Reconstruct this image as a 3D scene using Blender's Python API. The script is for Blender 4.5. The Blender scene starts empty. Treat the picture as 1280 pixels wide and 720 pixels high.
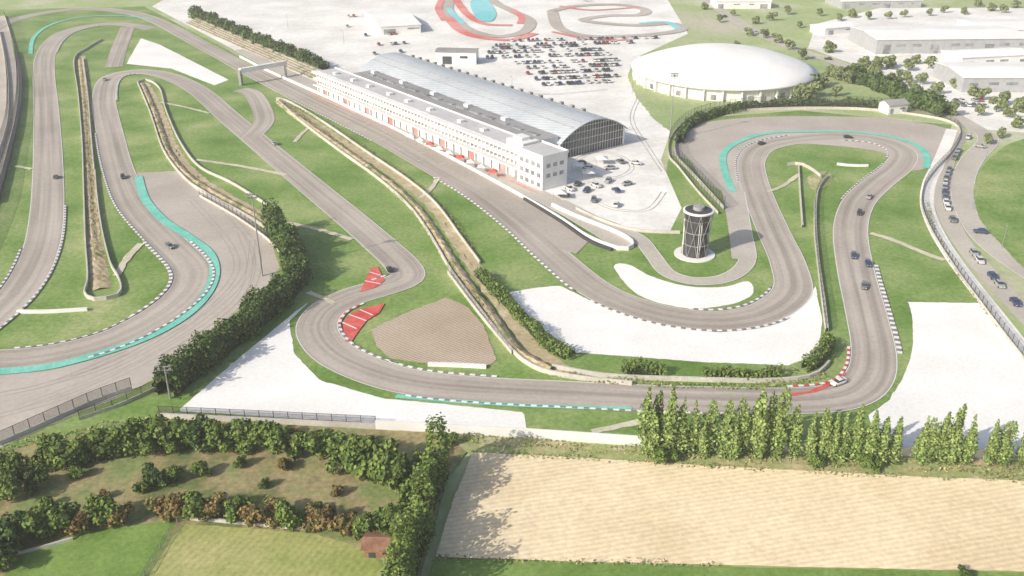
import bpy, math, random
import numpy as np
from mathutils import Vector
from mathutils.geometry import tessellate_polygon
random.seed(7); rng=np.random.default_rng(7)
sc=bpy.context.scene
# ------------------------------------------------ survey: aerial picture rectified to ground metres
H=110.0; F=1150.0; PITCH=math.atan(560/1150); cP,sP=math.cos(PITCH),math.sin(PITCH)
def G(px,py):
    v=360-py; t=H/(F*sP-v*cP)
    return ((px-640)*t,(F*cP+v*sP)*t)
# ------------------------------------------------ materials
MATS={}
def mat(name,cols,scales=(0.03,0.6),rough=0.9,bump=0.0,stops=(0.35,0.65),fine=0.25,spec=0.2,metal=0.0,wave=None,island=0.0,det=(4,4)):
    m=bpy.data.materials.new(name); m.use_nodes=True
    nt=m.node_tree; n=nt.nodes; l=nt.links
    b=n['Principled BSDF']; b.inputs['Roughness'].default_value=rough
    b.inputs['Specular IOR Level'].default_value=spec; b.inputs['Metallic'].default_value=metal
    tc=n.new('ShaderNodeTexCoord')
    n1=n.new('ShaderNodeTexNoise'); n1.inputs['Scale'].default_value=scales[0]; n1.inputs['Detail'].default_value=det[0]; n1.inputs['Roughness'].default_value=0.6
    l.new(tc.outputs['Object'],n1.inputs['Vector'])
    r=n.new('ShaderNodeValToRGB'); e=r.color_ramp.elements
    k=len(cols)
    e[0].position=stops[0]; e[0].color=(*cols[0],1); e[1].position=stops[1]; e[1].color=(*cols[-1],1)
    for i in range(1,k-1):
        x=e.new(stops[0]+(stops[1]-stops[0])*i/(k-1)); x.color=(*cols[i],1)
    l.new(n1.outputs['Fac'],r.inputs['Fac'])
    out=r.outputs['Color']
    if det[1]>0:
        n2=n.new('ShaderNodeTexNoise'); n2.inputs['Scale'].default_value=scales[1]; n2.inputs['Detail'].default_value=det[1]; n2.inputs['Roughness'].default_value=0.72
        l.new(tc.outputs['Object'],n2.inputs['Vector'])
        mr=n.new('ShaderNodeMapRange'); mr.inputs[1].default_value=0.25; mr.inputs[2].default_value=0.75
        mr.inputs[3].default_value=1-fine; mr.inputs[4].default_value=1+fine
        l.new(n2.outputs['Fac'],mr.inputs[0])
        mx=n.new('ShaderNodeMix'); mx.data_type='RGBA'; mx.blend_type='MULTIPLY'; mx.inputs[0].default_value=1
        l.new(out,mx.inputs[6]); l.new(mr.outputs[0],mx.inputs[7])
        out=mx.outputs[2]
    if wave:
        ang,sca,amt,dist=wave
        mp=n.new('ShaderNodeMapping'); mp.inputs['Rotation'].default_value=(0,0,ang)
        l.new(tc.outputs['Object'],mp.inputs['Vector'])
        w=n.new('ShaderNodeTexWave'); w.inputs['Scale'].default_value=sca; w.inputs['Distortion'].default_value=dist; w.inputs['Detail'].default_value=2; w.inputs['Detail Scale'].default_value=0.4
        l.new(mp.outputs[0],w.inputs['Vector'])
        m2=n.new('ShaderNodeMapRange'); m2.inputs[3].default_value=1-amt; m2.inputs[4].default_value=1+amt*0.5
        l.new(w.outputs['Fac'],m2.inputs[0])
        mx2=n.new('ShaderNodeMix'); mx2.data_type='RGBA'; mx2.blend_type='MULTIPLY'; mx2.inputs[0].default_value=1
        l.new(out,mx2.inputs[6]); l.new(m2.outputs[0],mx2.inputs[7]); out=mx2.outputs[2]
    if island:
        gi=n.new('ShaderNodeNewGeometry'); m3=n.new('ShaderNodeMapRange'); m3.inputs[3].default_value=1-island; m3.inputs[4].default_value=1+island
        l.new(gi.outputs['Random Per Island'],m3.inputs[0])
        mx3=n.new('ShaderNodeMix'); mx3.data_type='RGBA'; mx3.blend_type='MULTIPLY'; mx3.inputs[0].default_value=1
        l.new(out,mx3.inputs[6]); l.new(m3.outputs[0],mx3.inputs[7]); out=mx3.outputs[2]
    l.new(out,b.inputs['Base Color'])
    if bump and det[1]>0:
        bp=n.new('ShaderNodeBump'); bp.inputs['Strength'].default_value=bump; bp.inputs['Distance'].default_value=0.3
        l.new(n2.outputs['Fac'],bp.inputs['Height']); l.new(bp.outputs[0],b.inputs['Normal'])
    MATS[name]=m; return m
def flat(name,c,rough=0.6,spec=0.3,metal=0,fine=0.1):
    return mat(name,[c,tuple(x*0.85 for x in c)],(0.4,3),rough,0,fine=fine,spec=spec,metal=metal,det=(2,0))
grass=mat('grass_mat',[(.115,.205,.038),(.155,.26,.058),(.22,.31,.095),(.30,.36,.14),(.42,.41,.22)],(0.04,0.8),stops=(.31,.76),fine=.40,det=(6,5))
grass_pale=mat('grass_pale_mat',[(.26,.36,.13),(.42,.45,.25)],(0.02,0.4),fine=.25)  # lighter green for far grass, distance haze mixed into the colour
farmland=mat('farmland_mat',[(.50,.47,.36),(.33,.42,.16),(.62,.58,.48)],(0.006,0.3),fine=.2)
gravel=mat('gravel_mat',[(.80,.785,.75),(.89,.88,.86)],(0.05,1.2),fine=.10)
lot=mat('concrete_lot_mat',[(.68,.66,.62),(.86,.84,.80)],(0.03,0.35),fine=.14,stops=(.35,.6))  # albedo raised so the colour carries the blown-out haze of far pavement
runoff=mat('runoff_asphalt_mat',[(.41,.365,.32),(.52,.47,.42)],(0.03,0.7),fine=.13)
skid=mat('tyre_mark_mat',[(.33,.29,.26),(.41,.37,.33)],(0.1,1.0),fine=.12)
road_m=mat('service_road_mat',[(.44,.40,.35),(.53,.49,.43)],(0.05,1.0),fine=.14)
pathm=mat('worn_path_mat',[(.52,.48,.35),(.64,.60,.48)],(0.1,1.0),fine=.18)
plough=mat('ploughed_mat',[(.43,.345,.25),(.52,.43,.33)],(0.05,1.5),fine=.16,wave=(1.0,0.42,.40,1.2))
wheat=mat('stubble_mat',[(.72,.58,.37),(.83,.69,.46),(.76,.62,.41)],(0.03,0.9),fine=.18,wave=(1.35,0.28,.09,1.5))
scrub=mat('scrub_mat',[(.13,.17,.055),(.33,.27,.14),(.20,.25,.09)],(0.07,0.9),fine=.38,stops=(.38,.62),bump=.4)
lawn=mat('lawn_mat',[(.125,.22,.04),(.20,.30,.075)],(0.08,1.4),fine=.32)
lawn_dry=mat('dry_lawn_mat',[(.27,.32,.09),(.42,.40,.17)],(0.06,1.2),fine=.28,wave=(.4,.25,.08,1))
earth=mat('earth_mat',[(.18,.21,.08),(.38,.30,.18),(.50,.41,.28),(.25,.25,.12)],(0.16,0.8),fine=.3,stops=(.36,.64))
sand=mat('sandy_track_mat',[(.54,.43,.28),(.40,.34,.20),(.58,.49,.34)],(0.1,0.9),fine=.26)
drygrass=mat('dry_grass_mat',[(.45,.38,.22),(.28,.33,.12),(.52,.45,.3)],(0.08,0.9),fine=.35)
teal=mat('teal_paint_mat',[(.13,.50,.40),(.24,.60,.49)],(0.12,1.5),fine=.2)
redp=mat('red_paint_mat',[(.58,.07,.065),(.68,.17,.14)],(0.15,1.5),fine=.24)
white=flat('white_paint_mat',(.80,.80,.79)); kdark=flat('kerb_dark_mat',(.25,.22,.20)); kred=flat('kerb_red_mat',(.55,.10,.08))
conc=mat('concrete_mat',[(.46,.43,.38),(.60,.57,.52)],(0.1,1.2),fine=.18)
steel=flat('steel_mat',(.28,.28,.28),.5); darksteel=flat('dark_steel_mat',(.06,.06,.065),.5); mids=flat('grey_strut_mat',(.36,.36,.37),.5)
glass=mat('dark_glass_mat',[(.03,.035,.04),(.06,.07,.075)],(0.3,1),rough=.12,spec=.6,det=(2,0))
glassl=mat('washed_glass_mat',[(.16,.17,.18),(.36,.37,.37)],(0.25,1),rough=.25,spec=.5,det=(2,0))  # panes greyed: the washed-out, hazy contrast is put into their colour
wallw=mat('white_wall_mat',[(.72,.71,.69),(.80,.79,.78)],(0.15,1),fine=.05,det=(3,0))
roofg=mat('grey_roof_mat',[(.27,.26,.255),(.37,.36,.35)],(0.05,0.6),fine=.14,rough=.6)
rooflt=mat('light_roof_mat',[(.48,.48,.48),(.62,.61,.60)],(0.05,0.6),fine=.10,rough=.6,wave=(-.916,0.35,.12,0))
roofl=mat('metal_roof_mat',[(.40,.44,.48),(.50,.53,.56)],(0.04,0.5),fine=.08,rough=.45,wave=(0.655+math.pi/2,0.25,.16,0))
roofw=mat('white_roof_mat',[(.78,.77,.75),(.88,.87,.85)],(0.04,0.4),fine=.05)
bark=mat('bark_mat',[(.12,.09,.06),(.2,.15,.1)],(1,4),det=(2,0))
wood=mat('shed_wood_mat',[(.22,.11,.07),(.32,.18,.12)],(.5,3),fine=.3)
def leafm(n,a,b): return mat(n,[a,b],(0.4,1.5),rough=.7,island=.5,spec=.15,det=(2,0))
leaf_dark=leafm('leaf_dark_mat',(.045,.085,.02),(.095,.15,.04))
leaf_mid=leafm('leaf_mid_mat',(.085,.145,.028),(.17,.225,.055))
leaf_pop=leafm('leaf_poplar_mat',(.15,.225,.06),(.26,.33,.11))
leaf_red=leafm('leaf_rust_mat',(.21,.13,.05),(.15,.17,.055))
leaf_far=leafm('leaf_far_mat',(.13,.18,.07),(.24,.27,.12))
weed=leafm('weed_mat',(.15,.20,.055),(.34,.32,.14))
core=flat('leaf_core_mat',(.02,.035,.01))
def track_material():
    m=mat('track_asphalt_mat',[(.38,.335,.29),(.465,.415,.365)],(0.03,0.8),fine=.13,rough=.85)
    n=m.node_tree.nodes; l=m.node_tree.links; b=n['Principled BSDF']
    src=b.inputs['Base Color'].links[0].from_socket
    uv=n.new('ShaderNodeUVMap'); uv.uv_map='UVMap'
    mp=n.new('ShaderNodeMapping'); mp.inputs['Scale'].default_value=(1.0,0.012,1)
    l.new(uv.outputs[0],mp.inputs[0])
    nz=n.new('ShaderNodeTexNoise'); nz.inputs['Scale'].default_value=.55; nz.inputs['Detail'].default_value=3
    l.new(mp.outputs[0],nz.inputs['Vector'])
    mr=n.new('ShaderNodeMapRange'); mr.inputs[1].default_value=.35; mr.inputs[2].default_value=.6; mr.inputs[3].default_value=.74; mr.inputs[4].default_value=1.1
    l.new(nz.outputs['Fac'],mr.inputs[0])
    mx=n.new('ShaderNodeMix'); mx.data_type='RGBA'; mx.blend_type='MULTIPLY'; mx.inputs[0].default_value=1
    l.new(src,mx.inputs[6]); l.new(mr.outputs[0],mx.inputs[7]); l.new(mx.outputs[2],b.inputs['Base Color'])
    return m
track_m=track_material()
# ------------------------------------------------ mesh builder
def link(o,parent=None):
    sc.collection.objects.link(o)
    if parent: o.parent=parent
    return o
class MB:
    def __init__(s): s.v=[]; s.f=[]; s.m=[]; s.uv=None
    def quad(s,pts,mi=0):
        k=len(s.v); s.v+=[tuple(p) for p in pts]; s.f.append(tuple(range(k,k+len(pts)))); s.m.append(mi)
    def hexa(s,P,mi=0):
        k=len(s.v); s.v+=[tuple(p) for p in P]
        for q in ((3,2,1,0),(4,5,6,7),(0,1,5,4),(1,2,6,5),(2,3,7,6),(3,0,4,7)):
            s.f.append(tuple(k+i for i in q)); s.m.append(mi)
    def box(s,x0,x1,y0,y1,z0,z1,mi=0,fr=None):
        P=[(x0,y0),(x1,y0),(x1,y1),(x0,y1)]
        if fr: P=[fr(*p) for p in P]
        s.hexa([(*p,z0) for p in P]+[(*p,z1) for p in P],mi)
    def loft(s,rings,mi=0,cap=True):
        k=len(s.v); n=len(rings[0])
        for r in rings: s.v+=[tuple(p) for p in r]
        for i in range(len(rings)-1):
            for j in range(n):
                a=k+i*n+j; b=k+i*n+(j+1)%n
                s.f.append((a,b,b+n,a+n)); s.m.append(mi)
        if cap:
            s.f.append(tuple(range(k+n-1,k-1,-1))); s.m.append(mi)
            e=k+(len(rings)-1)*n; s.f.append(tuple(range(e,e+n))); s.m.append(mi)
    def cyl(s,p0,p1,r0,r1,n=8,mi=0):
        p0=Vector(p0);p1=Vector(p1);d=(p1-p0).normalized()
        a=d.orthogonal().normalized(); b=d.cross(a)
        rg=[[p+(a*math.cos(t)+b*math.sin(t))*r for t in [2*math.pi*i/n for i in range(n)]] for p,r in((p0,r0),(p1,r1))]
        s.loft(rg,mi)
    def mesh(s,name,mats):
        me=bpy.data.meshes.new(name); me.from_pydata(s.v,[],s.f)
        for m in mats: me.materials.append(m)
        if len(mats)>1: me.polygons.foreach_set('material_index',s.m)
        me.update(); return me
    def obj(s,name,mats,parent=None,smooth=False):
        me=s.mesh(name,mats if isinstance(mats,list) else [mats])
        if smooth: me.polygons.foreach_set('use_smooth',[True]*len(me.polygons))
        return link(bpy.data.objects.new(name,me),parent)
def empty(name,loc=(0,0,0)):
    e=bpy.data.objects.new(name,None); e.location=loc; sc.collection.objects.link(e); return e
# ------------------------------------------------ paths
def cr(pts,closed=False,n=14):
    P=[np.array(p,float) for p in pts]; N=len(P); out=[]
    rngi=range(N) if closed else range(N-1)
    for i in rngi:
        if closed: a,b,c,d=P[i-1],P[i],P[(i+1)%N],P[(i+2)%N]
        else: a,b,c,d=P[max(i-1,0)],P[i],P[i+1],P[min(i+2,N-1)]
        for k in range(n):
            t=k/n
            out.append(.5*((2*b)+(-a+c)*t+(2*a-5*b+4*c-d)*t*t+(-a+3*b-3*c+d)*t**3))
    if not closed: out.append(P[-1])
    return out
def resample(W,step):
    W=np.array(W); d=np.r_[0,np.cumsum(np.linalg.norm(np.diff(W,axis=0),axis=1))]
    k=max(2,int(d[-1]/step)+1); t=np.linspace(0,d[-1],k)
    return np.c_[np.interp(t,d,W[:,0]),np.interp(t,d,W[:,1])]
def path(px,closed=False,step=2.0,smooth=True):
    p=cr(px,closed) if smooth else list(px)
    if closed: p=p+[p[0]]
    return resample([G(*q) for q in p],step)
def normals(W):
    T=np.gradient(W,axis=0); T/= (np.linalg.norm(T,axis=1,keepdims=True)+1e-9)
    return np.c_[-T[:,1],T[:,0]]
def strip(name,W,prof,m,parent=None,mats_fn=None,jit=None):
    N=normals(W); n=len(prof); V=[];Fc=[];mi=[]
    L=np.r_[0,np.cumsum(np.linalg.norm(np.diff(W,axis=0),axis=1))]
    for i in range(len(W)):
        for (o,z) in prof:
            oo=o;zz=z
            if jit: oo+=rng.normal()*jit; zz+=(rng.normal()*jit*.5 if z>.35 else 0)
            V.append((W[i,0]+N[i,0]*oo,W[i,1]+N[i,1]*oo,zz))
    for i in range(len(W)-1):
        for j in range(n-1):
            a=i*n+j; Fc.append((a,a+n,a+n+1,a+1)); mi.append(mats_fn(i) if mats_fn else 0)
    me=bpy.data.meshes.new(name); me.from_pydata(V,[],Fc)
    ms=m if isinstance(m,list) else [m]
    for q in ms: me.materials.append(q)
    if len(ms)>1: me.polygons.foreach_set('material_index',mi)
    uvl=me.uv_layers.new(name='UVMap')
    vi=np.zeros(len(me.loops),int); me.loops.foreach_get('vertex_index',vi)
    U=np.array([[prof[k%n][0],L[k//n]] for k in range(len(V))]); uvl.data.foreach_set('uv',U[vi].ravel())
    me.update()
    return link(bpy.data.objects.new(name,me),parent)
Z=[0.0]
def nz(): Z[0]+=0.004; return Z[0]
def poly(name,px,m,smooth=True,world=False,wob=0.0):
    z=nz(); pts=cr(px,True,8) if smooth else px
    W=[p if world else G(*p) for p in pts]
    if wob:
        A=resample(np.array(W+[W[0]]),1.3)[:-1]; N=normals(A); k=np.arange(len(A))
        q=rng.normal(size=len(A)//9+4).cumsum(); q-=np.convolve(q,np.ones(5)/5,'same')
        o=rng.normal(size=len(A))*wob*.3+wob*np.interp(k/9,np.arange(len(q)),q)*.6
        A=A+N*o[:,None]; W=[tuple(p) for p in A]
    V=[(x,y,z) for x,y in W]
    T=tessellate_polygon([[Vector(v) for v in V]])
    me=bpy.data.meshes.new(name); me.from_pydata(V,[],[tuple(t) for t in T]); me.materials.append(m); me.update()
    return link(bpy.data.objects.new(name,me))
def road(name,px,w,m,lines=True,closed=False,jit=None):
    W=path(px,closed); z=nz(); k=6
    o=strip(name,W,[(-w/2+w*i/k,z) for i in range(k+1)],m,jit=jit)
    if lines:
        z2=nz()
        for sgn in(-1,1):
            strip('road_edge_line',W,[(sgn*(w/2-.15)-.09,z2),(sgn*(w/2-.15)+.09,z2)],white)
    return W
# ------------------------------------------------ base ground
poly('ground',[(-4000,-1500),(4000,-1500),(4000,6000),(-4000,6000)],farmland,smooth=False,world=True)
poly('infield_grass',[(-300,70),(0,12),(180,8),(330,85),(640,235),(720,258),(820,288),(835,200),(870,148),(1000,138),(1190,156),(1170,215),(1160,262),(1190,318),(1300,460),(1450,590),(800,557),(470,536),(200,522),(0,567),(-300,680)],grass,smooth=False)
poly('paddock_pavement',[(190,8),(330,82),(640,234),(720,260),(800,290),(838,288),(852,260),(826,200),(838,165),(800,112),(800,70),(860,42),(830,-8),(700,-30),(450,-25),(230,-15)],lot,smooth=False)
poly('pavement_verge',[(850,60),(1060,80),(1190,128),(1215,150),(1190,156),(1000,135),(880,145),(840,165),(795,120),(790,80)],grass_pale,wob=.8)
poly('industrial_pavement',[(1020,30),(1100,10),(1400,10),(1450,180),(1210,160),(1090,88),(1010,60)],lot,smooth=False)
poly('left_service_ground',[(-200,20),(8,20),(22,90),(20,140),(4,210),(-60,330),(-200,420)],road_m,smooth=False)
RUN=[(170,216),(235,213),(300,262),(338,300),(350,335),(330,362),(195,472),(160,492),(60,532),(0,560),(-200,640),(-200,430),(0,455),(100,440),(200,400),(238,360),(235,330),(200,300),(180,262)]
poly('asphalt_runoff',RUN,runoff,smooth=False)
for px in [[(300,290),(310,340),(250,400),(150,460),(20,510)],[(316,300),(300,370),(220,430),(100,490),(-40,530)],[(240,250),(290,310),(290,350),(240,400)],[(280,262),(322,318),(300,380),(200,450)],[(60,480),(140,455),(230,405)],[(-40,500),(60,480),(160,440)],[(720,200),(745,190),(775,195),(790,210),(770,222),(740,218)],[(800,120),(790,150),(810,185),(830,215)],[(740,250),(770,262),(810,262),(830,240)],[(700,190),(740,176),(790,160)],[(600,110),(680,118),(760,112)]]:
    W=path(px); z=nz()
    for o in(-.8,.8): strip('tyre_marks',W,[(o-.14,z),(o+.14,z)],skid,jit=.04)
poly('asphalt_runoff',[(840,192),(860,165),(890,152),(960,146),(1050,146),(1120,149),(1186,162),(1192,182),(1165,208),(1130,212),(1100,190),(1000,180),(950,190),(925,240),(910,242),(880,225),(860,200)],runoff)
poly('white_gravel_trap',[(388,376),(362,402),(368,442),(400,476),(480,498),(655,516),(658,537),(450,528),(222,514),(290,455),(350,405)],gravel,smooth=False,wob=.2)
poly('white_gravel_trap',[(634,366),(668,360),(700,357),(760,387),(830,408),(900,416),(960,408),(1000,382),(1020,357),(1028,400),(1022,442),(985,457),(880,453),(800,447),(720,441),(670,405)],gravel,smooth=False,wob=.2)
poly('white_gravel_trap',[(768,335),(785,331),(815,346),(860,358),(905,359),(935,352),(940,368),(912,381),(860,386),(800,370)],gravel,wob=.2)
poly('white_gravel_trap',[(1134,378),(1226,379),(1300,470),(1400,560),(1280,570),(1100,562),(1085,520),(1112,500),(1132,460),(1140,420)],gravel,smooth=False,wob=.2)
poly('white_gravel_trap',[(176,48),(200,56),(286,100),(268,107),(215,86),(158,80)],gravel,smooth=False,wob=.2)
poly('grass_verge',[(655,516),(720,508),(800,512),(800,556),(658,537)],grass,smooth=False)
poly('grass_verge',[(1088,515),(1118,490),(1140,440),(1136,380),(1112,382),(1105,430),(1112,470),(1095,500)],grass,wob=.2)
poly('ploughed_bed',[(464,412),(510,390),(558,372),(585,384),(604,408),(622,450),(612,457),(540,455),(488,449),(470,432)],plough,smooth=False,wob=.3)
poly('field_gravel_patch',[(1010,222),(1035,214),(1040,228),(1018,238)],drygrass,wob=.3)
road('sandy_path',[(348,126),(395,155),(450,192),(505,228),(545,262),(570,300),(600,345),(635,392),(668,436),(712,468)],4.2,sand,False,jit=.3)
road('sandy_path',[(182,104),(200,140),(220,190),(248,222),(285,246),(335,275),(360,300)],3.6,sand,False,jit=.3)
road('sandy_path',[(104,70),(110,140),(114,220),(120,300),(130,360)],2.6,sand,False,jit=.2)
# ------------------------------------------------ tracks
TW=10.5
T={}
T['left']=road('race_track',[(-120,455),(-50,425),(0,388),(32,352),(52,308),(59,260),(60,200),(58,140),(55,95),(58,66),(76,44),(110,33),(150,30),(190,36)],TW,track_m)
T['mid']=road('race_track',[(160,34),(150,58),(142,84)],9,track_m,False)
T['top']=road('race_track',[(-140,75),(-30,45),(20,24),(90,12),(150,14),(195,26),(250,55),(330,98),(400,134),(480,174),(545,211),(600,243),(650,281),(695,322),(745,362),(800,386),(860,399),(915,400),(960,389),(990,364),(985,330),(967,290),(950,250),(940,218),(940,198),(956,183),(1000,174),(1050,171),(1098,176),(1128,190),(1122,209),(1096,230),(1072,255),(1063,290),(1070,340),(1082,390),(1092,440),(1086,473),(1058,494),(1000,501),(900,500),(800,497),(700,492),(600,487),(520,479),(460,463),(415,440),(396,412),(408,388),(440,371),(480,359),(507,348),(503,332),(478,308),(440,275),(400,242),(340,192),(290,150),(250,115),(215,97),(180,90),(150,93),(134,103),(130,128),(137,165),(148,210),(167,255),(205,298),(236,330),(240,352),(222,376),(185,402),(135,426),(70,443),(0,451),(-80,450),(-200,430)],TW,track_m)
poly('main_straight_widening',[(255,45),(335,88),(420,122),(520,170),(600,212),(690,262),(740,298),(720,318),(700,312),(655,275),(600,234),(545,202),(480,165),(400,125),(330,90)],track_m,smooth=False)
T['esc']=road('race_track',[(312,172),(330,150),(318,120),(300,112)],9,track_m,False)
T['pit']=road('pit_lane',[(300,62),(360,92),(440,128),(560,185),(640,226),(700,258),(735,278),(785,308)],8,road_m)
T['serv']=road('service_road',[(700,252),(745,275),(795,296),(815,318),(835,342),(870,352),(910,347),(934,326),(930,290),(922,240)],5,road_m)
road('service_road',[(930,325),(925,290),(915,240),(906,215)],7,road_m,False)
road('public_road',[(840,-30),(900,12),(960,48),(1060,84),(1130,112),(1215,158),(1235,175),(1215,200),(1203,230),(1212,270),(1245,312),(1330,370)],8,road_m)
road('parking_road',[(1205,165),(1190,185),(1180,215),(1178,250),(1200,300),(1250,360),(1330,445)],6,road_m,False)
road('perimeter_road',[(1190,162),(1175,200),(1160,235),(1162,270),(1190,322),(1250,400),(1330,500)],4.5,lot,False)
road('public_road',[(1010,60),(1100,70),(1180,60),(1300,30)],7,lot,False)
poly('round_field',[(1400,165),(1290,172),(1240,195),(1218,232),(1222,268),(1250,305),(1300,350),(1420,400)],grass,wob=.4)
for px,w in [([(245,200),(300,208),(357,219)],2.4),([(330,272),(400,288),(440,300)],2.2),([(200,128),(230,134),(262,142)],2),([(960,240),(980,232),(998,218)],2),([(1088,292),(1120,302),(1150,315),(1180,326)],2.4),([(146,345),(160,322),(176,305)],2.4),([(525,248),(540,235),(548,222)],2),([(368,178),(380,165),(390,158)],2),([(20,208),(40,212)],2),([(740,541),(800,528)],2),([(385,366),(400,372),(418,380)],2)]:
    road('footpath',px,w-.3,pathm,False,jit=.15)
def band(name,px,w,m):
    W=path(px,step=1.5); z=nz(); return strip(name,W,[(-w/2,z),(0,z),(w/2,z)],m)
band('teal_runoff_strip',[(173,221),(182,250),(205,276),(235,296),(262,318),(268,345),(254,374),(222,402),(170,428),(100,450),(40,462),(-80,470)],2.9,teal)
band('teal_runoff_strip',[(916,240),(906,215),(905,192),(925,177),(960,167),(1010,165),(1060,165),(1110,171),(1145,182),(1158,195),(1158,211)],2.6,teal)
band('teal_runoff_strip',[(38,68),(42,48),(62,32),(100,22),(150,20),(192,24)],2.4,teal)
band('teal_runoff_strip',[(495,496),(560,502),(640,507),(720,510),(790,512)],1.4,teal)
poly('red_runoff_paint',[(432,428),(428,404),(440,392),(460,385),(481,380),(474,392),(458,402),(446,418),(438,430)],redp,smooth=False)
poly('red_runoff_paint',[(450,366),(458,348),(464,336),(472,334),(481,352),(470,360)],redp,smooth=False)
poly('red_runoff_paint',[(985,493),(1010,490),(1035,480),(1058,466),(1050,478),(1020,491),(990,496)],redp,smooth=False)
# white hatching across the red run-off areas
for A_,B_ in [((428,404),(446,412)),((436,394),(458,402)),((450,388),(466,395)),((456,352),(476,356)),((462,341),(475,345))]:
    W=resample([G(*A_),G(*B_)],1.0); z=nz(); strip('painted_stripe',W,[(-.2,z),(.2,z)],white)
# ------------------------------------------------ kerbs
def kerb(W,a,b,side,w=.75,off=TW/2+.05,second=None):
    A=np.array(G(*a));B=np.array(G(*b))
    i=int(np.argmin(np.sum((W-A)**2,1))); j=int(np.argmin(np.sum((W-B)**2,1)))
    if i>j: i,j=j,i
    S=W[i:j+1]
    if len(S)<3: return
    o0=side*off; o1=side*(off+w); z=Z[0]
    Nn=normals(S); C=S+Nn*(o0+o1)/2
    C=resample(C,1.25)
    h=w/2
    strip('kerb',C,[(-h,z-.02),(-h+.05,z+.04),(h-.05,z+.07),(h,z-.02)],[white,second or kdark],mats_fn=lambda k:k%2)
t=T['top']
def K(a,b,s,**k): kerb(t,a,b,s,**k)
K((560,218),(740,358),-1); K((760,370),(960,389),-1); K((860,399),(990,364),1)
K((940,230),(1000,174),1); K((1050,171),(1125,200),-1); K((1122,209),(1072,255),-1,w=.6)
K((1082,330),(1092,440),1,w=1.2); K((1092,440),(1000,501),-1,second=kred)
K((900,500),(520,479),1,w=.6); K((480,469),(396,412),-1);K((396,412),(440,371),-1,second=kred); K((480,359),(507,348),1)
K((620,488),(460,463),-1)
K((180,90),(130,128),1); K((137,165),(205,298),-1,w=.6); K((205,298),(185,402),-1,w=1.0); K((215,310),(100,436),1);K((185,402),(0,451),-1,w=.6)
K((300,78),(480,174),-1,w=.5)
kerb(T['left'],(0,388),(52,308),1); kerb(T['left'],(20,370),(59,260),-1,w=.6); kerb(T['left'],(58,66),(120,32),-1)
kerb(T['left'],(-100,450),(20,370),-1)
gridp=path([(400,131),(480,171),(545,207)],step=8)
z=nz(); mb=MB()
Nn=normals(gridp)
for i,(p,n) in enumerate(zip(gridp,Nn)):
    tdir=np.array([n[1],-n[0]]); o=p+n*(2.5 if i%2 else -2.5)
    a=o-n*1.3;b=o+n*1.3
    mb.quad([(*a,z),(*b,z),(*(b+tdir*.3),z),(*(a+tdir*.3),z)])
mb.obj('grid_markings',white)
# ------------------------------------------------ walls / barriers / banks
def wall(name,px,h,th,m,smooth=True,base=0,step=3):
    W=path(px,step=step,smooth=smooth); return strip(name,W,[(-th/2,base),(-th/2,h),(th/2,h),(th/2,base)],m)
def bank(name,px,w,h,m):
    W=path(px,step=1.5); return strip(name,W,[(-w/2,0.02),(-w*.35,h*.55),(-w*.1,h),(w*.15,h*.8),(w*.35,h*.4),(w/2,.02)],m,jit=.16)
bank('earth_bank',[(100,75),(104,120),(108,180),(112,240),(117,300),(124,345)],2.2,.5,earth)
bank('earth_bank',[(117,300),(122,335),(127,362)],5,.5,earth)
wall('concrete_barrier',[(128,50),(108,62),(93,76),(98,120),(103,180),(105,240),(107,300),(110,350),(106,368),(118,376),(145,372),(152,364),(148,348),(138,330),(128,290),(122,250),(119,215)],1.1,.4,conc)
wall('concrete_barrier',[(104,74),(110,120),(114,170),(118,215)],1.1,.4,conc)
bank('earth_bank',[(178,106),(193,140),(211,190),(236,221),(270,243),(318,269),(346,286)],3.2,1.1,earth)
wall('concrete_barrier',[(172,104),(188,142),(205,190),(232,225),(262,246),(310,272),(340,292)],1.2,.4,conc)
wall('concrete_barrier',[(172,104),(184,101),(200,112),(208,140),(226,180),(250,210),(290,230),(335,258)],1.0,.4,conc)
bank('earth_bank',[(349,128),(381,153),(435,191),(484,227),(522,262),(548,299),(577,345),(612,391),(648,440),(690,464)],3.6,1.2,earth)
wall('concrete_barrier',[(346,126),(375,152),(425,190),(472,224),(512,260),(538,296),(565,342),(602,392),(640,440),(672,463),(720,474),(790,482)],1.2,.4,conc)
wall('concrete_barrier',[(346,124),(365,130),(405,154),(460,192),(510,226),(545,256),(575,296),(600,330)],1.0,.35,conc)
wall('pit_wall',[(300,72),(340,92),(420,128),(520,176),(640,240),(700,275),(735,298),(770,312),(788,312),(790,304),(770,292),(720,272),(690,258)],1.3,.5,wallw)
wall('tyre_barrier',[(655,250),(700,278),(735,302),(765,314)],1.0,.7,darksteel)
wall('tyre_barrier',[(20,66),(26,100),(24,140),(12,195),(-4,255)],1.6,1.4,darksteel)
wall('barrier',[(720,262),(760,280),(800,290),(850,292)],1.0,.3,conc)
wall('white_wall',[(470,537),(640,546),(800,557),(1000,566),(1280,575),(1400,580)],2.3,.35,wallw,smooth=False)
wall('concrete_wall',[(200,524),(330,530),(470,537)],1.3,.35,conc,smooth=False)
wall('garden_wall',[(228,650),(300,656),(392,665)],.9,.4,conc,smooth=False)
wall('garden_wall',[(0,700),(50,688),(92,676)],.8,.4,conc,smooth=False)
wall('white_barrier_blocks',[(22,391),(60,391),(110,388)],.8,.8,wallw); wall('white_barrier_blocks',[(535,457),(570,458),(608,460)],.8,.9,wallw)
wall('white_barrier_blocks',[(1046,206),(1065,208),(1085,208)],.8,.8,wallw)
wall('concrete_barrier',[(984,207),(1000,206),(1016,214),(1026,222)],1.1,.4,conc)
wall('concrete_barrier',[(998,208),(1000,245),(1003,285)],1.1,.4,conc)
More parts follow.
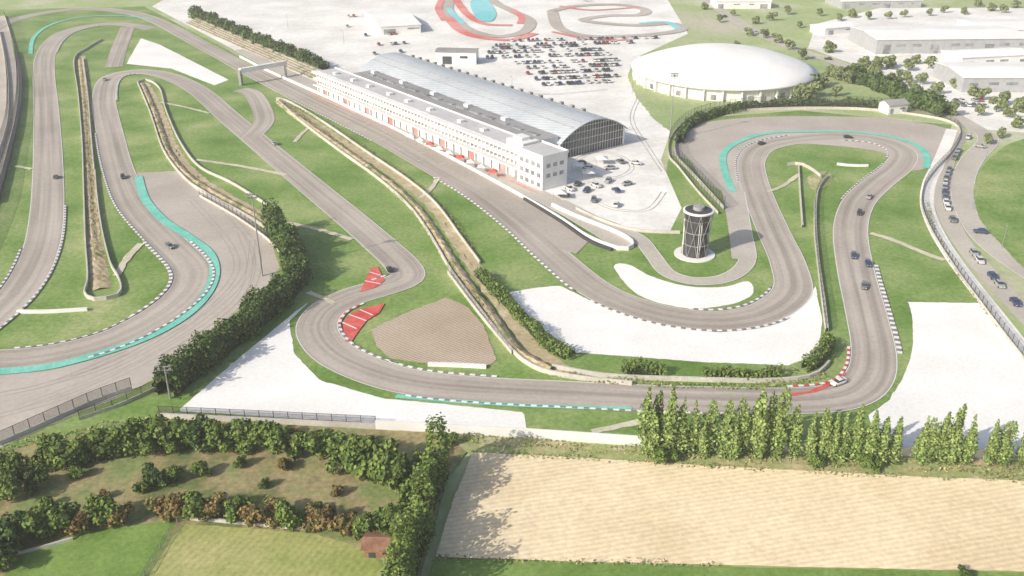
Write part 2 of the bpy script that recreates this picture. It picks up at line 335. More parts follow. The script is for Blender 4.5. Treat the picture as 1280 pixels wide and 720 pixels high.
wall('concrete_barrier',[(1034,222),(1022,240),(1019,280),(1023,330),(1030,380),(1034,415)],1.1,.5,conc)
wall('concrete_barrier',[(690,460),(760,472),(850,476),(960,478),(1015,472),(1036,455)],1.1,.5,conc)
def fence(name,px,h=3.0,base=.9,smooth=True,m=None,post=3.0,wires=9,th=.3,basem=None):
    W=path(px,step=post,smooth=smooth); N=normals(W); mb=MB()
    for p,n in zip(W,N):
        t_=np.array([n[1],-n[0]])
        mb.box(-.06,.06,-.06,.06,0,h,0,fr=lambda a,b:(p[0]+t_[0]*a+n[0]*b,p[1]+t_[1]*a+n[1]*b))
    for i in range(len(W)-1):
        a,b=W[i],W[i+1]
        for k in range(wires):
            z=base+(h-base)*(k+.5)/wires; r=.03 if k<wires-1 else .06
            mb.quad([(a[0],a[1],z-r),(b[0],b[1],z-r),(b[0],b[1],z+r),(a[0],a[1],z+r)])
    par=empty(name); mb.obj('posts_and_mesh',m or steel,par)
    if base>.1: strip('base_wall',W,[(-th/2,0),(-th/2,base),(th/2,base),(th/2,0)],basem or conc,par)
fence('catch_fence',[(0,557),(60,530),(120,503),(165,487)],3.2,1.0,smooth=False,m=darksteel,wires=14)
fence('catch_fence',[(200,521),(330,527),(470,534)],2.8,1.0,smooth=False,m=darksteel,wires=12)
fence('catch_fence',[(100,525),(150,508),(195,487)],2.5,.8,smooth=False,m=darksteel,wires=10)
FR=[(905,262),(885,240),(862,215),(845,195),(848,172),(872,152),(920,141),(980,137),(1060,137),(1120,141)]
fence('catch_fence',FR,4.5,1.2,m=darksteel,wires=12)
fence('catch_fence',[(898,268),(872,240),(848,210),(836,195),(840,170),(866,148),(915,136),(980,132),(1060,132),(1130,136)],4.5,.9,m=darksteel,wires=10)
fence('catch_fence',[(1120,141),(1180,151),(1200,165),(1190,190),(1165,218),(1153,240),(1155,270),(1182,320),(1240,400),(1310,490)],3.0,1.0,m=darksteel,wires=9)
fence('catch_fence',[(6,20),(18,60),(23,100),(21,140),(8,195),(-8,260),(-40,330)],4.5,1.1,m=darksteel,wires=14)
fence('catch_fence',[(0,40),(8,80),(11,120),(8,160),(-10,215)],4.5,1.1,m=darksteel,wires=14)
fence('catch_fence',[(1034,222),(1020,245),(1018,290),(1024,350),(1032,415)],3,1.0,m=darksteel,wires=10)
fence('catch_fence',[(250,246),(300,275),(345,310),(362,345)],3,.8,m=darksteel,wires=8)
fence('wire_fence',[(222,655),(200,688),(182,720),(170,740)],1.6,0,smooth=False,m=steel,wires=5)
fence('catch_fence',[(560,342),(600,395),(640,443)],2.6,1.0,m=steel,wires=8)
# ------------------------------------------------ foreground surfaces
poly('scrub_ground',[(-200,650),(0,567),(200,523),(470,538),(600,545),(560,600),(520,740),(-300,900)],scrub,smooth=False,wob=.2)
poly('dry_grass_strip',[(560,545),(800,560),(1400,582),(1400,612),(1000,598),(800,580),(585,568)],drygrass,smooth=False,wob=.3)
poly('stubble_field',[(590,567),(800,578),(1000,590),(1500,612),(1500,735),(1280,716),(900,708),(545,698),(565,630)],wheat,smooth=False,wob=.2)
poly('grass_margin',[(543,700),(900,710),(1280,718),(1500,737),(1500,900),(500,900)],lawn,smooth=False,wob=.2)
poly('green_lawn',[(30,692),(100,666),(222,652),(180,720),(150,800),(-60,800)],lawn,smooth=False,wob=.2)
poly('dry_lawn',[(228,656),(392,668),(462,690),(485,720),(500,800),(150,800),(188,720)],lawn_dry,smooth=False,wob=.2)
# ------------------------------------------------ foliage
def quads(P,Nrm,size,name,mats,extra=None):
    n=len(P)
    r=rng.normal(size=(n,3)); a=np.cross(Nrm,r); a/=np.linalg.norm(a,axis=1,keepdims=True)+1e-9
    b=np.cross(Nrm,a); b/=np.linalg.norm(b,axis=1,keepdims=True)+1e-9
    s=(size*rng.uniform(.6,1.4,n))[:,None]
    V=np.stack([P-a*s-b*s*.2,P-b*s*.8,P+a*s+b*s*.2,P+b*s*.8],1).reshape(-1,3)
    me=bpy.data.meshes.new(name)
    ev,ef=([],[]) if extra is None else (extra.v,extra.f)
    k=len(V)
    allv=[tuple(x) for x in V.tolist()]+list(ev)
    fs=[(4*i,4*i+1,4*i+2,4*i+3) for i in range(n)]+[tuple(k+i for i in f) for f in ef]
    me.from_pydata(allv,[],fs)
    for m in mats: me.materials.append(m)
    me.polygons.foreach_set('material_index',[0]*n+[1]*len(ef)); me.update(); return me
def blobs_pts(bl,n):
    w=np.array([b[3]*b[3] for b in bl],float); w/=w.sum()
    idx=rng.choice(len(bl),n,p=w); B=np.array([(b[0],b[1],b[2]) for b in bl]); R=np.array([b[3] for b in bl])
    d=rng.normal(size=(n,3)); d/=np.linalg.norm(d,axis=1,keepdims=True)
    rad=R[idx]*rng.uniform(.5,1.15,n)
    P=B[idx]+d*rad[:,None]; Nn=d+rng.normal(size=(n,3))*.6; Nn[:,2]+=.3
    return P,Nn
def tree_mesh(name,h,r,leaf,n=1700,size=.38,lobes=13):
    bl=[]
    for i in range(lobes):
        a=random.uniform(0,6.283); q=random.uniform(.15,.8)*r; zz=random.uniform(.3,.88)*h
        q*=1.15-abs(zz/h-.55)
        bl.append((math.cos(a)*q,math.sin(a)*q,zz,random.uniform(.2,.46)*r))
    P,Nn=blobs_pts(bl,n); P[:,2]=np.maximum(P[:,2],.15)
    tr=MB(); tr.cyl((0,0,0),(0,0,h*.55),.22,.1,7)
    for b in bl[:6]: tr.cyl((0,0,h*.28),(b[0]*.8,b[1]*.8,b[2]),.1,.03,5)
    return quads(P,Nn,size,name,[leaf,bark],tr)
def poplar_mesh(name,h,r,leaf,n=1900):
    sp=[]
    for i in range(10):
        a=random.uniform(0,6.28); q=random.uniform(0,.55)*r; z0=random.uniform(.02,.42)*h; z1=min(h,z0+random.uniform(.38,.62)*h)
        sp.append((math.cos(a)*q,math.sin(a)*q,z0,z1,random.uniform(.38,.62)*r))
    sp.append((0,0,.3*h,h,.46*r)); sp.append((.1,0,.03*h,.6*h,.7*r))
    idx=rng.integers(0,len(sp),n); S=np.array(sp)[idx]; t_=rng.uniform(0,1,n)
    a=rng.uniform(0,6.283,n); rad=S[:,4]*np.sin(np.clip(t_*.93+.07,0,1)*math.pi)**.6*rng.uniform(.4,1.15,n)
    zz=S[:,2]+(S[:,3]-S[:,2])*t_; shrink=1-.5*np.clip(zz/h-.45,0,1)/.55
    P=np.c_[(S[:,0]+np.cos(a)*rad)*shrink,(S[:,1]+np.sin(a)*rad)*shrink,zz]
    Nn=np.c_[np.cos(a),np.sin(a),np.full(n,.4)]+rng.normal(size=(n,3))*.6
    tr=MB(); tr.cyl((0,0,0),(0,0,h*.9),.2,.04,7)
    for i in range(7):
        aa=random.uniform(0,6.28); z0=h*random.uniform(.06,.5); tr.cyl((0,0,z0),(math.cos(aa)*r*.6,math.sin(aa)*r*.6,z0+h*.2),.07,.02,5)
    return quads(P,Nn,.28,name,[leaf,bark],tr)
def inst(me,name,p,s=1,sz=None,rot=None):
    o=bpy.data.objects.new(name,me); o.location=(p[0],p[1],0); o.rotation_euler=(0,0,random.uniform(0,6.28) if rot is None else rot)
    o.scale=(s,s,s if sz is None else sz); sc.collection.objects.link(o); return o
def hedge(name,px,w,h,leaf,dens=9,size=.38,smooth=True,zvar=.25,core_=True):
    W=path(px,step=1.0,smooth=smooth); N=normals(W); L=len(W)
    n=int(L*(w+2*h)*dens*.55)
    i=rng.integers(0,L,n); a=rng.uniform(0,math.pi,n)
    ph=random.uniform(0,9)
    hv=1+zvar*(np.sin(i*.55+ph)*.5+np.sin(i*.21+ph*2)*.6+np.sin(i*1.3+a*2)*.35)
    rr=rng.uniform(.74,1.12,n)
    ca=np.sign(np.cos(a))*np.abs(np.cos(a))**.6; sa=np.sin(a)**.6
    off=ca*w/2*rr*(.8+.2*hv)+.15*w*np.sin(i*.4); zz=sa*h*rr*hv
    P=np.c_[W[i]+N[i]*off[:,None]+rng.normal(size=(n,2))*.2,np.maximum(zz,.1)]
    Nn=np.c_[N[i]*np.cos(a)[:,None],np.sin(a)]+rng.normal(size=(n,3))*.6
    me=quads(P,Nn,size,name,[leaf,bark]); o=link(bpy.data.objects.new(name,me))
    W2=W[::2]
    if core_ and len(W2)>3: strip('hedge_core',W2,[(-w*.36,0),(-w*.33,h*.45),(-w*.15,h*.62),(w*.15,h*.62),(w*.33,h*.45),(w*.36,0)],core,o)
    return o
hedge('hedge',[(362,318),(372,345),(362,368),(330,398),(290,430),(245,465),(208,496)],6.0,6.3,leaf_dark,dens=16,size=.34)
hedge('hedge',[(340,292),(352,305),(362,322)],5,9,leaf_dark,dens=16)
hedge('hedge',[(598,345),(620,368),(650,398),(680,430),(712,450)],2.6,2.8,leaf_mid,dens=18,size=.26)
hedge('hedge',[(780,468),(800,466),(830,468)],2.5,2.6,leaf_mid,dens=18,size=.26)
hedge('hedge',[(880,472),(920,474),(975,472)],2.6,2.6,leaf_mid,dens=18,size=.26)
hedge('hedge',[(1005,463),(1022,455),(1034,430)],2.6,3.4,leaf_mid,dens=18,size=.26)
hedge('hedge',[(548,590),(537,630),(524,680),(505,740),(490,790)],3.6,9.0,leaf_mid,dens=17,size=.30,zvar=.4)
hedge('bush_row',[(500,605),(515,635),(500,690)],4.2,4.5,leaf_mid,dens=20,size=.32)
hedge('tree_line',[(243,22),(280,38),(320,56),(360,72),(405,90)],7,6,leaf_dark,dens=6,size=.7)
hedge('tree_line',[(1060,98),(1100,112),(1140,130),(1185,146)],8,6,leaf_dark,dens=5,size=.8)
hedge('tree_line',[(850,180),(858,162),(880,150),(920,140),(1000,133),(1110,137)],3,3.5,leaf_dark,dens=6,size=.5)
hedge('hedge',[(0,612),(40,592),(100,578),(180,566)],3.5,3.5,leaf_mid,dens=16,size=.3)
for px,w,h_ in [([(346,124),(405,166),(472,221),(516,262),(542,300),(572,346),(610,394),(652,444)],1.6,.8),([(354,128),(412,156),(468,194),(520,230),(556,262),(592,312)],1.3,.6),([(184,118),(200,160),(214,196),(242,228),(300,262)],1.3,.8),([(1160,255),(1168,290),(1200,345),(1250,412)],1.0,.5),([(560,548),(700,558),(850,570),(1050,580),(1280,592)],3.0,.7),([(590,567),(800,579),(1000,591),(1280,603)],1.2,.5),([(690,468),(800,480),(950,484),(1030,470)],2.0,.7),([(0,566),(80,545),(200,524)],2.0,1.0),([(108,90),(112,170),(116,250),(122,330)],.8,.5),([(543,700),(700,703),(900,708)],1.0,.5)]:
    hedge('weed_strip',px,w,h_,weed,dens=7,size=.22,core_=False,zvar=.6)
poph=[poplar_mesh('poplar_crown',15,2.05,leaf_pop) for _ in range(5)]
for x,y,s in [(806,570,1.15),(819,566,1.05),(834,572,1.2),(850,570,1.0),(864,568,.92),(884,570,.95),(904,572,.98),(922,571,1.0),(942,573,1.2),(956,570,1.1),(970,573,1.18),(989,572,.9),(1010,577,.85),(1024,578,.92),(1038,578,.85),(1049,578,.85),(1065,578,.98),(1083,580,.9),(1099,580,.8),(1115,580,.8),(1148,579,.8),(1157,580,.78),(1172,580,.88),(1187,580,1.0),(1204,581,.85),(1233,582,.78),(1251,582,.75),(1275,583,.8),(814,574,.8),(948,575,.9),(878,574,.7),(915,575,.75)]:
    inst(random.choice(poph),'poplar_tree',G(x,y),(.72+.3*s)*random.uniform(.85,1.1),s*.92)
bush=[tree_mesh('bush_crown',5.0,3.0,leaf_mid,1900,.31) for _ in range(3)]
bushr=[tree_mesh('rust_crown',4.2,2.8,leaf_red,1500,.30) for _ in range(3)]
bushd=[tree_mesh('dark_crown',5.2,3.2,leaf_dark,1800,.31) for _ in range(2)]
big=[tree_mesh('tree_crown',7.0,4.0,leaf_mid,2800,.36,15) for _ in range(2)]
for x,y,k,s in [(10,628,'b',1.0),(48,612,'d',.8),(92,582,'b',1.2),(118,575,'b',1.1),(140,568,'b',1.3),(170,564,'b',1.15),(197,561,'b',1.2),(222,560,'b',1.2),(250,559,'d',1.1),(275,560,'b',1.2),(300,561,'b',1.1),(322,564,'b',1.1),(350,568,'b',1.2),(378,570,'b',1.15),(404,576,'b',1.2),(430,586,'g',1.0),(455,592,'b',1.3),(478,604,'g',1.1),(500,612,'g',1.1),(530,600,'b',1.1),(15,590,'b',.9),(66,576,'b',1.0),
  (195,607,'d',.8),(218,603,'b',.7),(252,596,'b',.6),(95,600,'b',.5),(358,588,'r',.6),(175,618,'b',.5),(300,584,'b',.5),(60,635,'b',.45),(130,625,'r',.4),(330,610,'b',.4),(420,620,'r',.5),(400,640,'b',.4),
  (8,688,'d',1.1),(30,680,'d',1.05),(55,672,'b',1.1),(80,668,'b',1.1),(102,664,'r',1.0),(126,660,'b',1.1),(150,655,'r',.9),(205,650,'r',1.0),(228,648,'r',1.05),(250,649,'b',1.0),(275,650,'r',1.05),(298,652,'b',.9),(320,654,'r',1.0),(343,655,'r',.95),(366,658,'b',1.0),(388,661,'r',.9),(412,664,'r',.95),(436,668,'r',.9),(458,672,'b',.95),(486,668,'b',1.0),(5,716,'b',.9),(1205,722,'d',.4),(565,556,'b',.55),(1080,586,'b',.6),(1020,583,'b',.55),(822,578,'b',.8),(838,577,'b',.5),(1092,588,'b',.5)]:
    me=random.choice({'b':bush,'r':bushr,'d':bushd,'g':big}[k])
    inst(me,{'b':'bush','r':'rust_leaved_bush','d':'dark_bush','g':'broadleaf_tree'}[k],G(x,y),s*random.uniform(.95,1.1))
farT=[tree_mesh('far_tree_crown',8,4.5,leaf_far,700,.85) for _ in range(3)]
for x,y,s in [(1000,128,1),(1015,122,.9),(1028,108,.8),(1038,96,.7),(1060,105,.8),(1085,92,.8),(1100,88,.9),(1112,85,.8),(1135,88,.7),(1160,86,.8),(1128,104,.8),(1150,106,.7),(1170,118,.7),(1190,145,.8),(1002,75,.8),(985,62,.7),(970,54,.7),(955,48,.7),(935,45,.6),(1035,66,.8),(1080,84,.7),(1228,125,.7),(1255,132,.8),(1275,140,.8),(1262,148,.6),(1238,14,.7),(1252,16,.7),(1205,18,.6),(1085,25,.7),(1110,24,.6),(1160,20,.6),(880,12,.6),(900,28,.6),(1270,160,.6),(1025,20,.6),(1000,35,.5),(1045,120,.6),(730,2,.5),(1195,110,.7),(1175,95,.7),(1145,80,.6),(920,60,.5),(1010,112,.9),(1048,100,.8),(1070,92,.7),(1095,100,.8),(1115,108,.8),(1140,118,.7),(1160,130,.8),(1215,120,.6),(1245,140,.8),(1222,145,.6),(985,18,.7),(965,26,.7),(1048,26,.6),(1065,22,.7),(1130,22,.6),(1180,16,.6),(1222,8,.7),(1268,10,.7),(945,30,.6),(915,20,.5),(1235,180,.5),(1250,172,.5)]:
    inst(random.choice(farT),'roadside_tree',G(x,y),s)
# ------------------------------------------------ buildings: paddock frame
O=np.array([11.5,303.7]); Lv=np.array([.609,-.793]); Nv=np.array([.793,.609])
def fr(l,n): p=O+Lv*l+Nv*n; return (p[0],p[1])
def group(name,parts):
    e=empty(name)
    for pn,(mb,m) in parts.items(): mb.obj(pn,m,e)
    return e
LEN=174
w=MB();g=MB();r=MB();rd=MB();rl=MB();r2=MB()
w.box(-LEN,-14,0.8,11,0,10.4,0,fr)
g.box(-LEN+.5,-15,0.5,0.78,.3,3.2,0,fr)
for i in range(int((LEN-16)/5)):
    l=-LEN+2+i*5
    w.box(l-.35,l+.35,-.2,.79,0,4,0,fr)
    (rd if i%4==1 else w).box(l+.8,l+4.2,.3,.49,.1,3.0,0,fr)
w.box(-LEN,-14,-1.6,.8,3.9,4.4,0,fr); w.box(-LEN,-14,-1.2,.8,7.0,7.6,0,fr); w.box(-LEN-.5,-14,-1.4,.8,9.9,10.7,0,fr)
g.box(-LEN+.5,-15,.45,.79,5.2,6.8,0,fr); g.box(-LEN+.5,-15,.45,.79,8.1,9.6,0,fr)
for i in range(int((LEN-14)/2.5)):
    l=-LEN+1+i*2.5; w.box(l-.25,l+.25,.3,.44,4.4,9.9,0,fr)
for z in(5.0,5.4):
    rl.box(-LEN,-14,-1.55,-1.5,z-.03,z+.03,0,fr)
for i in range(int((LEN-14)/2.5)): rl.box(-LEN+i*2.5,-LEN+i*2.5+.06,-1.55,-1.5,4.4,5.4,0,fr)
r.box(-LEN+.5,-24.2,1.5,10.55,10.4,10.55,0,fr)
w.box(-LEN,-14,10.6,11,10.4,11.0,0,fr)
for i in range(8):
    l=-LEN+10+i*17+random.uniform(-3,3); w.box(l,l+2.4,4,6,10.55,11.5,0,fr)
w.box(-14,0,-1.2,10,0,12.2,0,fr); w.box(-14.3,.3,-1.5,-1.2,11.8,12.8,0,fr); w.box(0,.3,-1.2,10.3,11.8,12.8,0,fr);w.box(-14.3,-.01,10,10.3,11.8,12.8,0,fr)
r.box(-13.5,-.5,-.8,9.6,12.2,12.3,0,fr)
for k in range(4):
    for z0 in(1,4.4,8.0):
        g.box(-12.8+k*3.2,-10.8+k*3.2,-1.25,-1.19,z0,z0+1.6,0,fr)
for k in range(3):
    for z0 in(4.4,8.0): g.box(-.01,.05,.5+k*3,2.3+k*3,z0,z0+1.4,0,fr)
w.box(-24,-14.35,1.5,9,10.38,13.0,0,fr); w.box(-22,-17,3,7,13,14.2,0,fr)
group('pit_building',{'walls':(w,wallw),'windows':(g,glassl),'roof':(r,rooflt),'garage_doors':(rd,mat('garage_door_mat',[(.55,.20,.18),(.62,.36,.33)],(.1,1),fine=.15)),'railings':(rl,steel)})
w=MB();r=MB();g=MB()
w.box(-LEN+10,-24,11.02,26,0,9.2,0,fr); r.box(-LEN+10.3,-24.3,11.3,25.9,9.2,9.35,0,fr)
for i in range(14): g.box(-LEN+16+i*9.5,-LEN+22+i*9.5,19,21,9.35,9.7,0,fr)
for i in range(5): w.box(-LEN+15+i*26,-LEN+18+i*26,22,24.5,9.35,10.5,0,fr)
group('paddock_hall',{'walls':(w,wallw),'roof':(r,roofg),'skylights':(g,glassl)})
w=MB();r=MB();g=MB();v=MB()
n0,n1,l0,l1=26.05,59.5,-LEN-2,-23
E0,E1=7.0,6.0
def arch(n): q=(n-(n0+n1)/2)/((n1-n0)/2); return E0+E1*(1-q*q)
K_=20
for i in range(K_):
    a=n0-.8+(n1-n0+1.6)*i/K_; b=n0-.8+(n1-n0+1.6)*(i+1)/K_
    za,zb=arch(a),arch(b)
    P=[(*fr(l0-1,a),za),(*fr(l1+1.5,a),za),(*fr(l1+1.5,b),zb),(*fr(l0-1,b),zb)]
    r.hexa(P+[(p[0],p[1],p[2]+.35) for p in P])
w.box(l0,l1-.3,n0,n0+.3,0,6.7,0,fr); w.box(l0,l1-.3,n1-.3,n1,0,6.7,0,fr)
for i in range(28):
    w.box(l0+1+i*5.3,l0+1.5+i*5.3,n1,n1+.4,0,6.4,0,fr)
    if i%2: g.box(l0+2.2+i*5.3,l0+5.5+i*5.3,n1,n1+.1,1.5,5,0,fr)
M=24
for i in range(M):
    a=n0+(n1-n0)*i/M;b=n0+(n1-n0)*(i+1)/M
    for lx in(l1-.2,l0+.2):
        pa,pb=fr(lx,a),fr(lx,b); g.quad([(*pa,0),(*pb,0),(*pb,arch(b)-.02),(*pa,arch(a)-.02)])
    if i: w.box(l1-.18,l1-.02,a-.05,a+.05,0,arch(a)-.1,0,fr)
for z in(3.2,6.2,9.0,11.2):
    q=math.sqrt(max(0,1-(z-E0)/E1)) if z>E0 else 1; mid=(n0+n1)/2; hw=(n1-n0)/2*q-.3
    w.box(l1-.19,l1,mid-hw,mid+hw,z-.08,z+.08,0,fr)
w.box(l1-.1,l1+.3,n0-.2,n0+.5,0,7.4,0,fr); w.box(l1-.1,l1+.3,n1-.5,n1+.2,0,7.4,0,fr)
for i in range(20):
    l=l0+8+i*6.8; v.box(l,l+1.6,50,51.6,arch(50)-.3,arch(50)+.9,0,fr)
for nn in(33,37,47): v.box(l0,l1,nn-.12,nn+.12,arch(nn)+.3,arch(nn)+.5,0,fr)
group('arched_hall',{'walls':(w,wallw),'roof':(r,roofl),'glazing':(g,glass),'roof_vents':(v,roofg)})
mb=MB(); z=nz(); P=[fr(-LEN,-4),fr(0,-4),fr(0,-3),fr(-LEN,-3)]; mb.quad([(*p,z) for p in P]); mb.obj('red_pit_marking',mat('faded_red_mat',[(.62,.26,.24),(.7,.44,.40)],(.1,1),fine=.2))
def tent(p,s,m):
    mb=MB()
    for dx in(-1,1):
        for dy in(-1,1): mb.cyl((p[0]+dx*s,p[1]+dy*s,0),(p[0]+dx*s,p[1]+dy*s,2.3),.05,.05,5,1)
    base=[(p[0]+a*s*1.05,p[1]+b*s*1.05,2.3) for a,b in((-1,-1),(1,-1),(1,1),(-1,1))]
    for i in range(4): mb.quad([base[i],base[(i+1)%4],(p[0],p[1],3.3)])
    mb.obj('canopy_tent',[m,steel])
for i in range(9):
    tent(fr(-22-i*7,-6.2),1.5,[redp,white,white][i%3])
for x,y in [(722,213),(735,222),(752,205),(700,248)]: tent(G(x,y),2.2,white)
# oval arena
C=G(902,100); R=46
mb=MB(); ws=MB(); rg=[]
for z,q in((0,.95),(6.0,.95)): rg.append([(C[0]+R*q*math.cos(a),C[1]+R*q*math.sin(a),z) for a in [2*math.pi*i/64 for i in range(64)]])
ws.loft(rg,0,False)
rg=[]
for q,z in((1,5.6),(1.0,6.6),(.9,8.6),(.75,11),(.55,13.6),(.35,15.2),(.15,16),(.02,16.2)): rg.append([(C[0]+R*q*math.cos(a),C[1]+R*q*math.sin(a),z) for a in [2*math.pi*i/64 for i in range(64)]])
mb.loft(rg,0,True)
gl=MB()
for i in range(64):
    a=2*math.pi*i/64; ca,sa=math.cos(a),math.sin(a)
    f2=lambda u,v_:(C[0]+ca*u-sa*v_,C[1]+sa*u+ca*v_)
    if i%4==1: gl.box(R*.952,R*.956,-1.2,1.2,.6,3.0,0,f2)
    elif i%2==0: ws.box(R*.955,R*.985,-.3,.3,0,5.6,0,f2)
e=empty('domed_arena'); mb.obj('roof',roofw,e,True); ws.obj('walls',wallw,e); gl.obj('windows',glassl,e)
def shed(name,px,wd,dp,h,ang,roofm,gable=1.5,wm=None,gm=None):
    p=G(*px); ca,sa=math.cos(ang),math.sin(ang); f=lambda a,b:(p[0]+a*ca-b*sa,p[1]+a*sa+b*ca)
    w=MB();r=MB();g=MB(); X,Y=wd/2,dp/2
    w.box(-X,X,-Y,Y,0,h,0,f)
    for sx in(-1,1): w.quad([(*f(sx*X,-Y),h),(*f(sx*X,Y),h),(*f(sx*X,0),h+gable)])
    for sy in(-1,1):
        P=[(*f(-X-.5,sy*(Y+.6)),h+.05),(*f(X+.5,sy*(Y+.6)),h+.05),(*f(X+.5,0),h+gable+.1),(*f(-X-.5,0),h+gable+.1)]
        r.hexa(P+[(q[0],q[1],q[2]+.25) for q in P])
    k=max(2,int(wd/10))
    for i in range(k):
        x=-X+wd*(i+.5)/k+random.uniform(-1,1)*wd/k*.15; hw=wd/k*random.uniform(.15,.3)
        for sy in(-1,1):
            g.box(x-hw,x+hw,min(sy*Y,sy*(Y+.06)),max(sy*Y,sy*(Y+.06)),*((h*.5,h*.7) if i%3 else (0,h*.65)),0,f)
    g.box(X,X+.06,-min(1.5,Y*.5),min(1.5,Y*.5),0,2.6 if h>3 else 1.9,0,f)
    return group(name,{'walls':(w,wm or wallw),'roof':(r,roofm),'windows':(g,gm or glassl)})
shed('office_building',(572,78),22,10,6.5,-.1,roofg,.6,gm=glass)
shed('warehouse',(490,32),26,60,5,.3,roofw)
greyw=flat('grey_wall_mat',(.42,.43,.44))
shed('warehouse',(1170,58),90,40,8,.05,roofw,wm=greyw); shed('warehouse',(1270,45),60,36,7,.05,roofw)
shed('warehouse',(1245,105),50,34,7,.0,roofw,wm=greyw); shed('warehouse',(1230,80),42,18,6,.2,roofw)
shed('warehouse',(925,8),40,20,5,.0,roofw); shed('warehouse',(1090,6),60,30,5,.1,roofw,wm=greyw); shed('warehouse',(1040,40),24,14,4,.4,roofw)
shed('farm_house',(1115,140),10,7,4,.3,roofg)
shed('garden_shed',(477,690),5.0,3.6,2.2,-.05,wood,.7,wood,glass)
# ------------------------------------------------ control tower
tp=G(868,318); w=MB();g=MB();b=MB();st_=MB(); cyl=lambda q,r_,z:[(tp[0]+r_*math.cos(a),tp[1]+r_*math.sin(a),z) for a in [2*math.pi*i/q for i in range(q)]]
b.loft([cyl(24,3.6,0.3),cyl(24,3.2,6),cyl(24,3.7,11.5)],0)
g.loft([cyl(24,3.8,11.5),cyl(24,4.2,13.6)],0)
w.loft([cyl(32,4.4,13.6),cyl(32,4.5,14.0),cyl(32,4.1,14.15)],0); b.loft([cyl(32,3.9,14.15),cyl(32,3.9,14.2)],0); st_.loft([cyl(24,1.6,14.2),cyl(24,1.6,15.2)],0)
for z in(3.8,7.6,11.3): st_.loft([cyl(32,3.72,z),cyl(32,3.75,z+.12)],0)
for i in range(8):
    a=2*math.pi*i/8
    for sg in(1,-1):
        a2=a+sg*.78; pr=lambda an,r_,z:(tp[0]+r_*math.cos(an),tp[1]+r_*math.sin(an),z)
        st_.cyl(pr(a,4.0,0),pr((a+a2)/2,3.65,6.8),.07,.07,6); st_.cyl(pr((a+a2)/2,3.65,6.8),pr(a2,4.5,13.6),.07,.07,6)
    if i%2==0:
        for k in(0,1): w.cyl(pr(a+.15*k,3.7,.3),pr(a+.15*k,3.85,11.5),.08,.08,6)
w.loft([cyl(32,6.0,0),cyl(32,6.0,.3)],0)
st_.cyl((tp[0],tp[1],15.2),(tp[0],tp[1],19),.08,.03,6)
group('control_tower',{'plinth_and_ribs':(w,wallw),'lattice':(st_,mids),'cab_glazing':(g,glass),'core':(b,darksteel)})
# ------------------------------------------------ gantry
a=np.array(G(304,106)); bb=np.array(G(357,96)); d=(bb-a); ln=np.linalg.norm(d); d/=ln; pn=np.array([-d[1],d[0]])
f=lambda u,v_:(a[0]+d[0]*u+pn[0]*v_,a[1]+d[1]*u+pn[1]*v_)
w=MB(); s_=MB(); w.box(-.98,ln+1,-1,1,6,8.2,0,f)
for u in(-.6,ln+.1): 
    for vv in(-.8,.5): s_.box(u,u+.4,vv,vv+.3,0,6,0,f)
s_.box(-1.6,-1,-1.2,1.2,0,7.5,0,f)
for i in range(1,6): w.box(ln*i/6-.9,ln*i/6+.9,-1.06,-1.01,6.4,7.8,0,f)
group('start_gantry',{'beam':(w,wallw),'legs_and_panels':(s_,steel)})
def mast(px,h,heads=4,name='floodlight_mast'):
    p=G(*px); mb=MB(); mb.cyl((p[0],p[1],0),(p[0],p[1],h),.28,.14,8)
    mb.box(p[0]-1.3,p[0]+1.3,p[1]-.08,p[1]+.08,h,h+.2); mb.box(p[0]-1.3,p[0]+1.3,p[1]-.08,p[1]+.08,h-.9,h-.7)
    for i in range(heads):
        x=p[0]-1.2+2.4*i/(heads-1)
        for z in(h+.2,h-.7): mb.hexa([(x-.28,p[1]-.35,z),(x+.28,p[1]-.35,z),(x+.28,p[1]+.15,z),(x-.28,p[1]+.15,z),(x-.28,p[1]-.5,z+.45),(x+.28,p[1]-.5,z+.45),(x+.28,p[1]-.2,z+.5),(x-.28,p[1]-.2,z+.5)])
    mb.obj(name,steel)
mast((328,345),24); mast((837,176),27); mast((213,498),8,2,'cctv_mast')
def lamp(px,h=8,ang=0):
    p=G(*px); mb=MB(); mb.cyl((p[0],p[1],0),(p[0],p[1],h),.1,.06,6); q=(p[0]+1.6*math.cos(ang),p[1]+1.6*math.sin(ang),h+.3)
    mb.cyl((p[0],p[1],h),q,.05,.04,6); mb.box(q[0]-.35,q[0]+.35,q[1]-.15,q[1]+.15,h+.22,h+.36); mb.obj('street_lamp',steel)
for q in [(1252,310),(1216,262),(1232,200),(1005,80),(1090,112),(790,118),(640,118),(700,105),(430,55),(360,35)]: lamp(q,8,random.uniform(0,6))
